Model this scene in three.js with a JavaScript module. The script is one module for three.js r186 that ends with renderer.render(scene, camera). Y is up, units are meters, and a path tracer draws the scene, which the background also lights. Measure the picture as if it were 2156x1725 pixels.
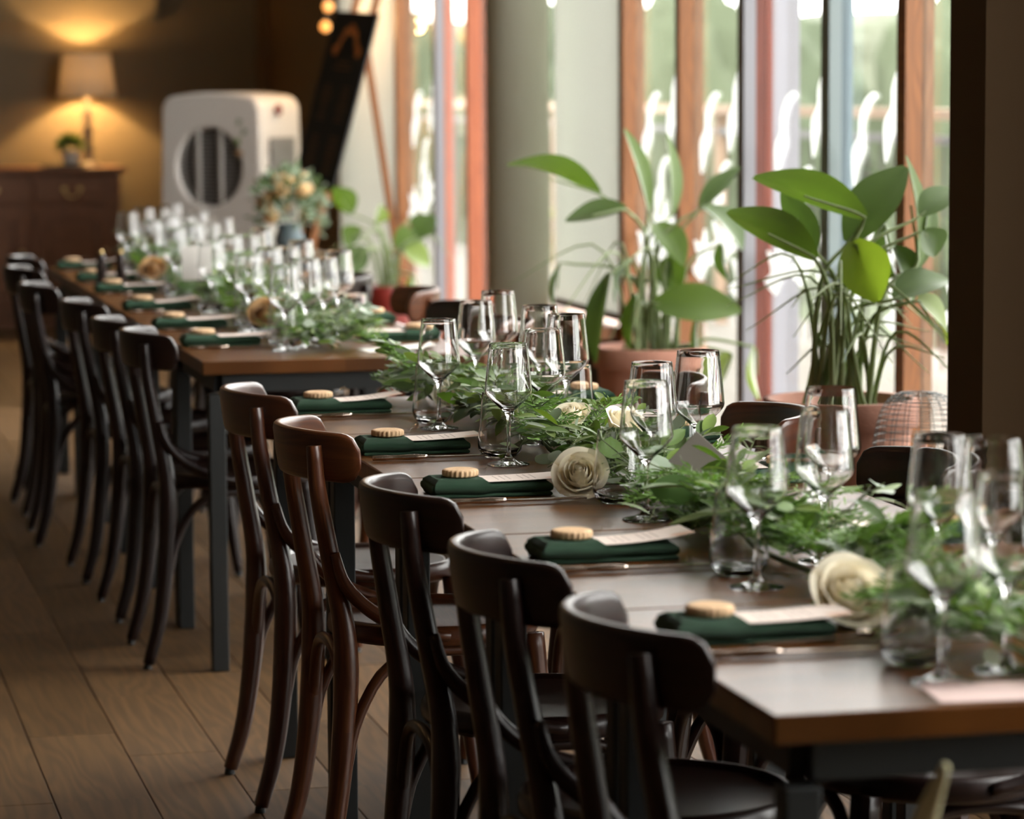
import * as THREE from 'three';
import { RoundedBoxGeometry } from 'three/addons/geometries/RoundedBoxGeometry.js';
import { mergeGeometries } from 'three/addons/utils/BufferGeometryUtils.js';
import { RectAreaLightUniformsLib } from 'three/addons/lights/RectAreaLightUniformsLib.js';

// ---------------------------------------------------------------- camera, sky, exposure
const W = 2156, H = 1725, F = 6600, YAW = 0.23333, PITCH = -0.10333, EYE = 1.4013, ROLL = -0.0058;
const scene = new THREE.Scene();
const camera = new THREE.PerspectiveCamera(2 * Math.atan(H / 2 / F) * 180 / Math.PI, W / H, 0.05, 900);
camera.position.set(0, EYE, 0);
camera.rotation.set(PITCH, -YAW, ROLL, 'YXZ');
camera.focus = 5.35; camera.userData.fStop = 4.4;
camera.updateMatrixWorld(true);
scene.background = new THREE.Color().setRGB(1.0, 0.995, 0.96);      // even overcast sky
scene.backgroundIntensity = 11;
const renderer = new THREE.WebGLRenderer({ antialias: true });
renderer.toneMapping = THREE.LinearToneMapping;
renderer.toneMappingExposure = 1.0;
renderer.shadowMap.enabled = true;
RectAreaLightUniformsLib.init();
for (const [z1, z0] of [[-14.4, -6.3], [-4.9, -1.8]]) {            // daylight entering by the upper panes of the two glazed stretches
  const l = new THREE.RectAreaLight(new THREE.Color().setRGB(1.0, 0.995, 0.96), 3.0, z0 - z1, 1.6);
  l.position.set(2.985, 2.9, (z0 + z1) / 2); l.rotation.y = Math.PI / 2; scene.add(l);
}

// ---------------------------------------------------------------- helpers
const V3 = (x, y, z) => new THREE.Vector3(x, y, z);
function rng(seed) { let a = seed >>> 0; return () => { a = (a + 0x6D2B79F5) | 0; let t = Math.imul(a ^ (a >>> 15), 1 | a); t = (t + Math.imul(t ^ (t >>> 7), 61 | t)) ^ t; return ((t ^ (t >>> 14)) >>> 0) / 4294967296; }; }
const dirOf = (px, py) => V3((px - W / 2) / F, -(py - H / 2) / F, -1).applyEuler(camera.rotation);
const atZ = (px, py, z) => { const d = dirOf(px, py); return camera.position.clone().addScaledVector(d, z / d.z); };       // a pixel on a plane across the row
const atY = (px, py, y) => { const d = dirOf(px, py); return camera.position.clone().addScaledVector(d, (y - EYE) / d.y); }; // a pixel on a level surface
const slope = (px) => { const d = dirOf(px, 400); return -d.x / d.z; };        // x per metre of -z
const taken = new Map();
function numbered(n) { const k = taken.get(n) ?? 0; taken.set(n, k + 1); return k ? `${n}_${String(k).padStart(3, '0')}` : n; }
function shade(o) { o.castShadow = true; o.receiveShadow = true; return o; }
function thing(name, label, category, pos = [0, 0, 0], turn = 0, group) {
  const o = new THREE.Group(); o.name = numbered(name); o.position.set(...pos); o.rotation.y = turn;
  o.userData = { label, category }; if (group) o.userData.group = group; scene.add(o); return o;
}
function part(name, geo, mat, parent, label) { const m = shade(new THREE.Mesh(geo, mat)); m.name = name; if (label) m.userData.label = label; parent.add(m); return m; }
function single(name, geo, mat, label, category, pos = [0, 0, 0], turn = 0, group) {
  const m = shade(new THREE.Mesh(geo, mat)); m.name = numbered(name); m.position.set(...pos); m.rotation.y = turn; m.userData = { label, category }; if (group) m.userData.group = group; scene.add(m); return m;
}
function struct(name, geo, mat, label, category = 'structure') { const m = shade(new THREE.Mesh(geo, mat)); m.name = name; m.userData = { kind: 'structure', label, category }; scene.add(m); return m; }
function structGroup(name, label, category = 'structure') { const g = new THREE.Group(); g.name = name; g.userData = { kind: 'structure', label, category }; scene.add(g); return g; }
function dup(root, label, group, pos, turn) { const r = root.clone(); r.userData = { ...root.userData, label }; if (group) r.userData.group = group; r.name = numbered(root.name.replace(/_\d{3}$/, '')); r.position.set(...pos); if (turn !== undefined) r.rotation.y = turn; scene.add(r); return r; }
const mv = (g, x, y, z) => g.translate(x, y, z);
function uvBox(x0, x1, y0, y1, z0, z1, k = 1) {           // a box with uv in metres
  const g = new THREE.BoxGeometry(x1 - x0, y1 - y0, z1 - z0); g.translate((x0 + x1) / 2, (y0 + y1) / 2, (z0 + z1) / 2);
  const p = g.attributes.position, n = g.attributes.normal, uv = g.attributes.uv;
  for (let i = 0; i < p.count; i++) { const ax = Math.abs(n.getX(i)), ay = Math.abs(n.getY(i)); if (ax > .5) uv.setXY(i, p.getZ(i) * k, p.getY(i) * k); else if (ay > .5) uv.setXY(i, p.getZ(i) * k, p.getX(i) * k); else uv.setXY(i, p.getY(i) * k, p.getX(i) * k); }
  return g;
}
const rb = (w, h, d, r = 0.004, s = 2) => new RoundedBoxGeometry(w, h, d, s, r);
function taperTube(pts, radii, seg = 24, rad = 8, flat = 1) {                // smooth tube with a radius that changes along it
  const c = new THREE.CatmullRomCurve3(pts.map((p) => p.isVector3 ? p : V3(...p))), fr = c.computeFrenetFrames(seg, false), pos = [], idx = [], uv = [], P = V3();
  const R = (t) => { const f = t * (radii.length - 1), i = Math.min(radii.length - 2, Math.floor(f)); return radii[i] + (radii[i + 1] - radii[i]) * (f - i); };
  const L = c.getLength();
  for (let i = 0; i <= seg; i++) { c.getPointAt(i / seg, P); const r = R(i / seg);
    for (let j = 0; j <= rad; j++) { const a = j / rad * Math.PI * 2, s = Math.cos(a) * r, q = Math.sin(a) * r * flat; const N = fr.normals[i], B = fr.binormals[i]; pos.push(P.x + N.x * s + B.x * q, P.y + N.y * s + B.y * q, P.z + N.z * s + B.z * q); uv.push(i / seg * L, j / rad * .1); } }
  for (let i = 0; i < seg; i++) for (let j = 0; j < rad; j++) { const a = i * (rad + 1) + j, b = a + rad + 1; idx.push(a, b, a + 1, b, b + 1, a + 1); }
  for (const [i, f] of [[0, 1], [seg, 0]]) { c.getPointAt(i / seg, P); const k = pos.length / 3; pos.push(P.x, P.y, P.z); uv.push(0, 0); for (let j = 0; j < rad; j++) { const a = i * (rad + 1) + j; f ? idx.push(k, a, a + 1) : idx.push(k, a + 1, a); } }
  const g = new THREE.BufferGeometry(); g.setAttribute('position', new THREE.Float32BufferAttribute(pos, 3)); g.setAttribute('uv', new THREE.Float32BufferAttribute(uv, 2)); g.setIndex(idx); g.computeVertexNormals(); return g;
}
const merge = (a) => mergeGeometries(a.map((g) => { const q = g.index ? g.toNonIndexed() : g; for (const k of Object.keys(q.attributes)) if (!['position', 'normal', 'uv'].includes(k)) q.deleteAttribute(k); return q; }));

// ---------------------------------------------------------------- textures and materials
function noiseGrid(seed) { const r = rng(seed), n = 64, g = Float32Array.from({ length: n * n }, r); return (x, y, px) => { const ix = Math.floor(x), iy = Math.floor(y), fx = x - ix, fy = y - iy, sx = fx * fx * (3 - 2 * fx), sy = fy * fy * (3 - 2 * fy), m = (a, p) => ((a % p) + p) % p; const a = m(ix, px), b = m(ix + 1, px), c = m(iy, px), d = m(iy + 1, px); return (g[c % n * n + a % n] * (1 - sx) + g[c % n * n + b % n] * sx) * (1 - sy) + (g[d % n * n + a % n] * (1 - sx) + g[d % n * n + b % n] * sx) * sy; }; }
function tex(size, fn, srgb = true, rep) { const d = new Uint8Array(size * size * 4); for (let y = 0; y < size; y++) for (let x = 0; x < size; x++) { const c = fn(x / size, y / size); const i = (y * size + x) * 4; d[i] = c[0]; d[i + 1] = c[1]; d[i + 2] = c[2]; d[i + 3] = 255; } const t = new THREE.DataTexture(d, size, size); t.wrapS = t.wrapT = THREE.RepeatWrapping; t.magFilter = THREE.LinearFilter; t.minFilter = THREE.LinearMipmapLinearFilter; t.generateMipmaps = true; if (srgb) t.colorSpace = THREE.SRGBColorSpace; if (rep) t.repeat.set(...rep); t.needsUpdate = true; return t; }
const clamp = (v) => Math.max(0, Math.min(255, v));
function woodTex(c0, c1, seed, rep, size = 512) { const n = noiseGrid(seed), m = noiseGrid(seed + 9); return tex(size, (u, v) => { const w = n(u * 4, v * 8, 8) * 0.9; let g = 0.5 + 0.5 * Math.sin((v * 22 + w * 5 + n(u * 8, v * 32, 32) * 1.2) * Math.PI); g = g * .45 + m(u * 8, v * 64, 64) * .38 + m(u * 2, v * 4, 4) * .25; return c0.map((a, i) => clamp(a + (c1[i] - a) * g)); }, true, rep); }
const grayNoise = (seed, f, lo, hi, rep, ax = 1) => { const n = noiseGrid(seed); return tex(256, (u, v) => { const g = n(u * f, v * f * ax, f) * .5 + n(u * f * 4 % 64, v * f * 4 * ax % 64, 64) * .5, k = lo + (hi - lo) * g; return [k, k, k]; }, false, rep); };
const std = (o) => new THREE.MeshStandardMaterial(o), phy = (o) => new THREE.MeshPhysicalMaterial(o);
const lin = (r, g, b) => new THREE.Color().setRGB(r, g, b);
const M = {};
M.chairDark = [0, 1, 2].map((k) => phy({ map: woodTex([22 - k * 2, 11 - k, 7], [40 - k * 4, 20 - k * 2, 12], 11 + k, [2, 6]), roughness: .42, specularIntensity: .5, clearcoat: .3, clearcoatRoughness: .18 }));
M.chairBrown = phy({ map: woodTex([64, 31, 13], [100, 55, 27], 21, [2, 6]), roughness: .4, specularIntensity: .6, clearcoat: .4, clearcoatRoughness: .3 });
M.chairRed = phy({ map: woodTex([50, 22, 10], [76, 38, 18], 22, [2, 6]), roughness: .36, clearcoat: .4, clearcoatRoughness: .28 });
M.tableTop = phy({ map: woodTex([66, 38, 14], [106, 64, 27], 31, [1.1, 1.1], 1024), roughness: .3, specularIntensity: .6, bumpMap: grayNoise(5, 32, 0, 255, [3, 12]), bumpScale: .0003 });
M.steel = std({ color: lin(.010, .012, .012), roughness: .55, metalness: .1 });
M.planks = [0, 1, 2, 3, 4].map((k) => std({ map: woodTex([70 + k * 4, 50 + k * 3, 28 + k * 2], [102 + k * 5, 75 + k * 4, 44 + k * 3], 41 + k, [.8, 2.4]), roughness: .42 + .03 * k }));
M.wallOlive = std({ color: lin(.17, .145, .10), roughness: .9, bumpMap: grayNoise(6, 24, 0, 255, [1, 1]), bumpScale: .001 });
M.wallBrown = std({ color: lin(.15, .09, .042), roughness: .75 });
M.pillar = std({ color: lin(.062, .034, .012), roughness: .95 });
M.wallDark = std({ color: lin(.05, .042, .032), roughness: .9 });
M.ceiling = std({ color: lin(.10, .085, .065), roughness: .95 });
M.columnPaint = std({ color: lin(.46, .46, .37), roughness: .8 });
M.frameWood = std({ map: woodTex([112, 66, 28], [152, 95, 46], 51, [1, 3]), roughness: .5 });
M.frameRed = std({ map: woodTex([84, 33, 17], [112, 48, 26], 52, [1, 3]), roughness: .5 });
M.frameOrange = std({ map: woodTex([150, 76, 44], [174, 96, 58], 53, [1, 3]), roughness: .5 });
M.frameBrown = std({ map: woodTex([84, 60, 42], [118, 90, 66], 54, [1, 3]), roughness: .55 });
M.frameBlack = std({ color: lin(.02, .018, .015), roughness: .5 });
M.frameWhite = std({ color: lin(.22, .217, .24), roughness: .45 });
M.frameTeal = std({ color: lin(.18, .225, .23), roughness: .4 });
M.frameSlate = std({ color: lin(.10, .14, .16), roughness: .45 });
M.pane = phy({ color: 0xffffff, transmission: 1, thickness: 0, roughness: 0.0, ior: 1.5 });
M.blind = phy({ color: lin(.70, .71, .67), roughness: 1, transmission: .5, thickness: 0 });
M.decal = phy({ color: lin(.96, .97, .96), roughness: 1, transmission: .6, thickness: 0 });
M.glass = phy({ color: 0xffffff, transmission: 1, thickness: .002, roughness: 0, ior: 1.5 });
M.napkin = phy({ color: lin(.020, .066, .032), roughness: .95, sheen: .4, sheenColor: lin(.1, .25, .14), sheenRoughness: .6, bumpMap: grayNoise(8, 64, 0, 255, [20, 20]), bumpScale: .0006 });
M.cookie = std({ map: (() => { const n = noiseGrid(71); return tex(128, (u, v) => { const k = n(u * 16, v * 16, 16) * .6 + n(u * 48, v * 48, 48) * .4; return [206 + k * 34, 168 + k * 36, 128 + k * 36]; }); })(), roughness: .85 });
M.cutlery = std({ color: lin(.62, .50, .42), roughness: .18, metalness: 1 });
M.film = phy({ color: 0xffffff, transmission: 1, thickness: 0, roughness: .08, ior: 1.45 });
function cardTexture() { const c = document.createElement('canvas'); c.width = 256; c.height = 160; const x = c.getContext('2d'); x.fillStyle = '#efdfd4'; x.fillRect(0, 0, 256, 160); x.fillStyle = '#dba98f'; const r = rng(77); for (let i = 0; i < 60; i++) { x.globalAlpha = .25; x.beginPath(); x.ellipse(200 + r() * 56, 120 + r() * 40, 6 + r() * 14, 2 + r() * 4, r(), 0, 7); x.fill(); } x.globalAlpha = 1; x.fillStyle = '#7a5e52'; for (let k = 0; k < 7; k++) { const xx = 40 + k * 20; let y = 20; while (y < 120) { const l = 4 + r() * 14; if (k !== 3) x.fillRect(xx, y, 2.4, l); y += l + 3; } } const t = new THREE.CanvasTexture(c); t.colorSpace = THREE.SRGBColorSpace; return t; }
M.card = std({ map: cardTexture(), roughness: .8 });
M.paper = std({ color: lin(.80, .77, .72), roughness: .85 });
M.paperPink = std({ color: lin(.72, .54, .50), roughness: .85 });
M.paperGrey = std({ color: lin(.2, .175, .15), roughness: .85 });
const leafMat = (r, g, b, tr = .42) => phy({ color: lin(r, g, b), roughness: .95, transmission: tr, thickness: 0, clearcoat: .28, clearcoatRoughness: .35 });
M.ruscus = [leafMat(.055, .11, .012), leafMat(.09, .17, .016), leafMat(.17, .27, .024)];
M.euca = [leafMat(.24, .31, .21, .3), leafMat(.34, .40, .30, .3)];
M.salal = [leafMat(.07, .15, .025), leafMat(.12, .22, .035)];
M.fern = [leafMat(.16, .32, .04), leafMat(.11, .23, .03)];
M.willow = [leafMat(.24, .33, .14), leafMat(.30, .38, .2)];
M.stem = std({ color: lin(.10, .13, .045), roughness: .8 });
M.strel = [leafMat(.095, .17, .014, .5), leafMat(.062, .115, .016, .42), leafMat(.18, .27, .016, .6)];
M.petiole = leafMat(.27, .34, .14, .45);
M.rose = phy({ color: lin(.95, .88, .70), roughness: .95, transmission: .35, thickness: 0 });
M.rosePeach = phy({ color: lin(.55, .34, .15), roughness: .95, transmission: .2, thickness: 0 });
M.terracotta = std({ color: lin(.42, .2, .14), roughness: .85, bumpMap: grayNoise(9, 16, 0, 255, [3, 3]), bumpScale: .001 });
M.soil = std({ color: lin(.03, .022, .015), roughness: 1 });
M.redGlaze = std({ color: lin(.17, .015, .01), roughness: .4 });
M.dresser = phy({ map: woodTex([88, 50, 24], [126, 76, 38], 61, [1.2, 2.4]), roughness: .45, clearcoat: .2, clearcoatRoughness: .4 });
M.brass = std({ color: lin(.70, .50, .22), roughness: .3, metalness: 1 });
M.whitePlastic = std({ color: lin(.68, .65, .62), roughness: .5 });
M.grille = std({ color: lin(.24, .23, .22), roughness: .6 });
M.grilleBar = std({ color: lin(.4, .38, .36), roughness: .5 });
M.black = std({ color: lin(.012, .011, .010), roughness: .7 });

// ---------------------------------------------------------------- room
const NW1 = -4.9, NW0 = -1.8, HEAD = 3.75, XW = 3.0, XL = -4.6, ZB = -19.0, ZF = 4.2, CEIL = 3.9;
{
  const f = structGroup('floor', 'brown wooden plank floor of the room', 'floor');
  part('subfloor', uvBox(XL, XW + .3, -.2, -.022, ZB, ZF, 1), M.wallDark, f);
  const side = M.planks[1].clone(); side.map = woodTex([70, 53, 33], [100, 78, 52], 47, [.8, 2.4]);
  part('plank_field', uvBox(XL, -.62, -.022, -.0005, ZB, ZF), side, f);
  part('plank_field', uvBox(-.62, XW + .3, -.022, -.0005, -3.5, ZF), side, f);
  const r = rng(3), wd = .19, len = 1.3, geos = [len, .65, .4].map((l) => { const g = rb(wd - .0025, .022, l - .0025, .0016, 1); const p = g.attributes.position, uv = g.attributes.uv; for (let i = 0; i < p.count; i++) uv.setXY(i, p.getZ(i), p.getX(i)); return g; });
  for (let c = 0; c < 19; c++) { let z = -3.5, first = [geos[0], geos[1], geos[2], geos[0], geos[1]][c % 5], l0 = [len, .65, .4, len, .65][c % 5], g = first, l = l0;
    while (z - l > ZB) { const m = part('plank', g, M.planks[Math.floor(r() * 5)], f); m.position.set(-.62 + wd * (c + .5), -.011, z - l / 2); if (r() < .5) m.rotation.y = Math.PI; z -= l; g = geos[0]; l = len; }
    if (z > ZB + .02) { const gg = uvBox(-wd / 2 + .00125, wd / 2 - .00125, -.011, .011, -(z - ZB) / 2, (z - ZB) / 2); const m = part('plank', gg, M.planks[1], f); m.position.set(-.62 + wd * (c + .5), -.011, (z + ZB) / 2); } }
}
struct('ceiling', uvBox(XL - .2, XW + .35, CEIL, CEIL + .2, ZB - .2, ZF + .2), M.ceiling, 'pale ceiling over the dining room', 'ceiling');
struct('wall_back', uvBox(XL - .2, XW + .3, -.2, CEIL, ZB - .2, ZB), M.wallOlive, 'olive brown back wall behind the dresser', 'wall');
struct('trim_1', uvBox(.2, 2.32, 1.78, CEIL, ZB, ZB + .09), M.wallOlive, 'wall section standing proud above the table lamp', 'wall');
struct('wall_left', uvBox(XL - .2, XL, -.2, CEIL, ZB, ZF), M.wallDark, 'dark side wall of the room', 'wall');
struct('wall_front', uvBox(XL - .2, XW + .3, -.2, CEIL, ZF, ZF + .2), M.wallDark, 'dark wall closing the room', 'wall');
struct('wall_right', merge([uvBox(XW, XW + .25, -.2, CEIL, -19, -16.6), uvBox(XW, XW + .25, HEAD, CEIL, -16.6, -6.25), uvBox(XW, XW + .25, -.2, CEIL, -6.25, NW1), uvBox(XW, XW + .25, HEAD, CEIL, NW1, NW0), uvBox(XW, XW + .25, -.2, CEIL, NW0, ZF)]), M.wallBrown, 'brown wall along the terrace with tall glazing', 'wall');
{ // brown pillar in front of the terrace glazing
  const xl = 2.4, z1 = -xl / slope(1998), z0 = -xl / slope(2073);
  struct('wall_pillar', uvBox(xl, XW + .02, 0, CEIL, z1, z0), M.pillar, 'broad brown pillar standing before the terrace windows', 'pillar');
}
{ // corner batten on the back wall
  struct('trim_2', uvBox(XW - .07, XW - .002, 0, CEIL, ZB + .002, ZB + .07), M.wallBrown, 'dark corner batten where two walls meet', 'trim');
}

// ---------------------------------------------------------------- terrace glazing: posts read from the picture, standing on the wall line
let winNo = 0;
function bladeShape(pts) { const s = new THREE.Shape(); s.moveTo(...pts[0]); s.splineThru(pts.slice(1).map((p) => new THREE.Vector2(...p))); s.closePath(); return s; }
const decalGeo = (() => {   // white film motifs: bending birds' necks and feathery tufts
  const ex = (s) => new THREE.ExtrudeGeometry(s, { depth: .0012, bevelEnabled: false, curveSegments: 8 });
  const neck = bladeShape([[0, 0], [.035, .05], [.03, .11], [.055, .17], [.10, .2], [.075, .215], [.03, .19], [0, .14], [-.005, .09], [-.04, .04], [-.03, -.06], [0, 0]]);
  const tuft = bladeShape([[0, 0], [.05, .06], [.13, .085], [.07, .1], [.12, .16], [.05, .14], [.03, .2], [-.005, .14], [-.06, .15], [-.03, .08], [-.08, .04], [0, 0]]);
  return [ex(neck), ex(tuft)];
})();
function post(zFace, layers, thick, label) {     // layers: [x0, x1, material]
  const g = structGroup(`window_${++winNo}`, label, 'window');
  for (const [x0, x1, m, n] of layers) part(n ?? 'frame_layer', uvBox(x0, x1, 0, HEAD, zFace - thick, zFace, 1), m, g);
  return g;
}
function postPx(x0, pxs, mats, thick, label) {   // pxs: edges of the layers of its near face
  const z = -x0 / slope(pxs[0]); const L = mats.map((m, i) => [-z * slope(pxs[i]), -z * slope(pxs[i + 1]), m]);
  return { g: post(z, L, thick, label), z, thick, x1: -z * slope(pxs[pxs.length - 1]) };
}
function pane(owner, zNear, zFar, x, decals) {
  part('glass_pane', uvBox(x, x + .004, .02, HEAD - .02, zFar, zNear), M.pane, owner);
  part('bottom_rail', uvBox(x - .025, x + .03, 0, .1, zFar, zNear), M.frameBrown, owner);
  const w = zNear - zFar; if (!decals) return;
  const spots = [[.78, 1.16, 0, 1], [.3, 1.24, 0, 1.05], [.55, .98, 0, .8], [.5, .78, 1, 1.1], [.85, .74, 1, .9], [.2, .7, 1, .9]];
  for (const [t, y, k, s] of spots) { const m = part('film_decal', decalGeo[k], M.decal, owner, 'white film decal'); m.rotation.y = -Math.PI / 2; m.scale.set(s * 1.5, s, 1); m.position.set(x - .0015, y, zFar + w * (1 - t)); }
}
const P1 = postPx(XW, [1905, 1940, 1965], [M.frameWood, M.frameBrown], .07, 'slim wooden glazing post beside the brown pillar');
const P2 = postPx(XW, [1745, 1770, 1795], [M.frameTeal, M.frameSlate], .075, 'grey green metal glazing post behind the lily plant');
const P3 = postPx(XW, [1566, 1591, 1626, 1666, 1683], [M.frameWhite, M.frameRed, M.frameWhite, M.frameWhite], .07, 'white and rust red double glazing post');
const P4 = postPx(XW, [1430, 1460, 1481], [M.frameWood, M.frameBrown], .05, 'orange wood glazing post, third from the column');
const P5 = postPx(XW, [1312, 1340, 1357], [M.frameWood, M.frameBrown], .06, 'orange wood glazing post next to the pale blind');
const P6 = postPx(XW, [919, 938, 957], [M.frameWhite, M.frameOrange], .07, 'white and terracotta door post');
const P7 = postPx(XW, [986, 1014, 1028], [M.frameOrange, M.frameBlack], .05, 'terracotta door post beside the round column');
const P8 = postPx(XW, [838, 858, 872], [M.frameWood, M.frameBrown], .07, 'brown glazing post behind the easel');
const zPil = -6.25;
pane(P1.g, zPil, P1.z, XW + .05, true);
pane(P2.g, P1.z - P1.thick, P2.z, XW + .05, true);
pane(P3.g, P2.z - P2.thick, P3.z, XW + .07, true);
pane(P4.g, P3.z - P3.thick, P4.z, XW + .05, true);
pane(P5.g, P4.z - P4.thick, P5.z, XW + .05, true);
pane(P7.g, P5.z - 1.0, P7.z, XW + .05, false);
pane(P6.g, P7.z - P7.thick, P6.z, XW + .05, false);
pane(P8.g, P6.z - P6.thick, P8.z, XW + .05, true);
{ // glazing on the near side of the pillar: its light falls on the first tables and in their glasses
  const zm = (NW1 + NW0) / 2, g = post(zm, [[XW, XW + .06, M.frameWood], [XW + .06, XW + .1, M.frameBrown]], .07, 'wooden glazing post beside the first tables');
  pane(g, NW0, zm, XW + .05, false); pane(g, zm - .07, NW1, XW + .05, false);
}
{ // fabric blinds with wooden sill
  const b1 = thing('roller_blind', 'pale fabric blind between the round column and wooden posts', 'blind');
  const za = P5.z - P5.thick, zb = P5.z - 1.02;
  part('fabric', uvBox(XW + .005, XW + .008, .56, HEAD - .02, zb, za), M.blind, b1); part('bottom_bar', uvBox(XW, XW + .014, .545, .57, zb, za), M.frameBrown, b1);
  struct('trim_3', merge([uvBox(XW - .10, XW + .1, .48, .525, zb, za)]), M.frameWood, 'orange wooden sill below the pale blind', 'sill');
  struct('wall_parapet', uvBox(XW, XW + .1, 0, .48, zb, za), M.wallDark, 'dark low wall below the wooden sill', 'wall');
  const b2 = thing('roller_blind', 'pale fabric blind behind the seating board', 'blind');
  part('fabric', uvBox(XW + .005, XW + .008, .1, HEAD - .02, -16.6, P8.z - P8.thick), M.blind, b2); part('bottom_bar', uvBox(XW, XW + .014, .085, .11, -16.6, P8.z - P8.thick), M.frameBrown, b2);
}
{ // round column
  const z = -2.8 / slope(1091);
  const g = structGroup('wall_column', 'round pale grey green column beside the glazed door', 'column');
  part('shaft', new THREE.CylinderGeometry(.12, .12, CEIL, 48).translate(2.8, CEIL / 2, z), M.columnPaint, g);
}

// ---------------------------------------------------------------- outside
const outM = { deck: std({ map: woodTex([84, 80, 72], [108, 104, 94], 81, [.5, 3]), roughness: .8 }), grass: std({ color: lin(.07, .085, .045), roughness: 1 }), rail: std({ color: lin(.36, .25, .17), roughness: .7 }), tree: [std({ color: lin(.078, .096, .056), roughness: 1 }), std({ color: lin(.066, .084, .05), roughness: 1 }), std({ color: lin(.1, .11, .076), roughness: 1 })], bark: std({ color: lin(.1, .08, .06), roughness: 1 }) };
{ const d = structGroup('floor_terrace', 'grey timber deck of the terrace', 'deck'); part('deck_boards', uvBox(XW + .3, 6.1, -.2, -.03, -34, 6), outM.deck, d); }
struct('ground_meadow', uvBox(6.1, 160, -2.4, -2.2, -170, 60), outM.grass, 'green meadow below the terrace', 'meadow');
{
  const g = thing('terrace_railing', 'timber topped railing along the terrace edge', 'railing');
  part('top_rail', uvBox(5.5, 5.62, 1.22, 1.27, -34, 6), outM.rail, g); part('lower_rail', uvBox(5.53, 5.58, 1.1, 1.14, -34, 6), M.frameBlack, g);
  const pg = uvBox(-.035, .035, -.03, 1.22, -.035, .035); for (let i = 0; i < 21; i++) { const p = part('post', pg, outM.rail, g); p.position.set(5.56, 0, -33.8 + i * 1.98); }
  const bg = new THREE.CylinderGeometry(.008, .008, 1.1, 6).translate(0, .55, 0); for (let i = 0; i < 150; i++) { const p = part('baluster', bg, M.frameBlack, g); p.position.set(5.555, 0, -33 + i * .22); }
}
{
  const r = rng(91), n = noiseGrid(92);
  const crown = (seed) => { const g = new THREE.IcosahedronGeometry(1, 5), p = g.attributes.position, v = V3(); for (let i = 0; i < p.count; i++) { v.fromBufferAttribute(p, i); const k = .72 + .34 * n(v.x * 3 + seed, v.y * 3 + v.z * 2 + seed, 64) + .22 * n(v.x * 9 + seed, v.z * 9 - v.y * 7, 64); p.setXYZ(i, v.x * k, v.y * k, v.z * k); } g.computeVertexNormals(); return g; };
  const crowns = [crown(3), crown(11), crown(19)], words = ['pale', 'fresh green', 'deep green', 'yellowish', 'grey green', 'tall', 'broad', 'low', 'dense', 'round', 'airy', 'shaded', 'bushy', 'slender', 'wide', 'old'];
  for (let i = 0; i < 9; i++) {
    const a = .21 + i * .027, d = 36 + (i % 3) * 16 + r() * 3, top = EYE + d * (.021 + .012 * r()), t = thing('tree', `${words[i]} tree standing in the meadow beyond the terrace railing`, 'tree', [d * Math.sin(a), -2.2, -d * Math.cos(a)], r() * 6, 'trees beyond the terrace');
    const h = top + 2.2; part('trunk', new THREE.CylinderGeometry(.12, .2, h * .5, 8).translate(0, h * .25, 0), outM.bark, t); const c = part('crown', crowns[i % 3], outM.tree[i % 3], t); c.scale.set(.95 + (i % 3) * .45, h * .45, .95 + (i % 3) * .45); c.position.y = h * .55;
  }
  const hill = new THREE.PlaneGeometry(330, 30, 120, 12); { const p = hill.attributes.position; for (let i = 0; i < p.count; i++) { const u = p.getX(i), v = (p.getY(i) + 15) / 30; p.setXYZ(i, u, v * (5.2 + 1.8 * n(u * .05 + 20, 1, 64)) + .5 * n(u * .4 + 30, v * 20, 64), -v * 26); } hill.computeVertexNormals(); }
  const m = struct('ground_hill', hill, std({ color: lin(.10, .115, .08), roughness: 1 }), 'hazy green hillside beyond the meadow', 'hill'); m.position.set(72, -2.2, -92); m.rotation.y = -.66;
}

// ---------------------------------------------------------------- lamps
function bulb(pos, cd, label) {
  const t = thing('string_light_bulb', label, 'bulb', pos, 0, 'warm bulbs hanging from the ceiling');
  part('cord', new THREE.CylinderGeometry(.003, .003, CEIL - pos[1] - .05, 6).translate(0, (CEIL - pos[1] - .05) / 2 + .05, 0), M.black, t);
  part('socket', new THREE.CylinderGeometry(.016, .018, .05, 12).translate(0, .055, 0), M.black, t);
  part('light_globe', new THREE.SphereGeometry(.028, 16, 12), std({ color: lin(.9, .6, .3), emissive: lin(1, .36, .07), emissiveIntensity: 1.5 }), t);
  const l = new THREE.PointLight(lin(1, .55, .22), cd, 0, 2); l.position.set(0, 0, 0); l.castShadow = true; l.shadow.radius = 1.5; t.add(l);
}
{
  const a = atZ(691, 14, -15.4), b = atZ(685, 56, -15.9);
  bulb([a.x, a.y, a.z], .5, 'upper warm bulb hanging over the seating board'); bulb([b.x, b.y, b.z], .5, 'lower warm bulb hanging behind the seating board');
  [[.2, -2.2], [-.6, -4.2], [.4, -6.2], [-.5, -8.4], [.3, -10.6], [-.4, -13]].forEach(([x, z], i) => bulb([x, 2.55, z], 0.35, `warm bulb hanging over the aisle, number ${['one', 'two', 'three', 'four', 'five', 'six'][i]} from the entrance wall`));
}
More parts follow.
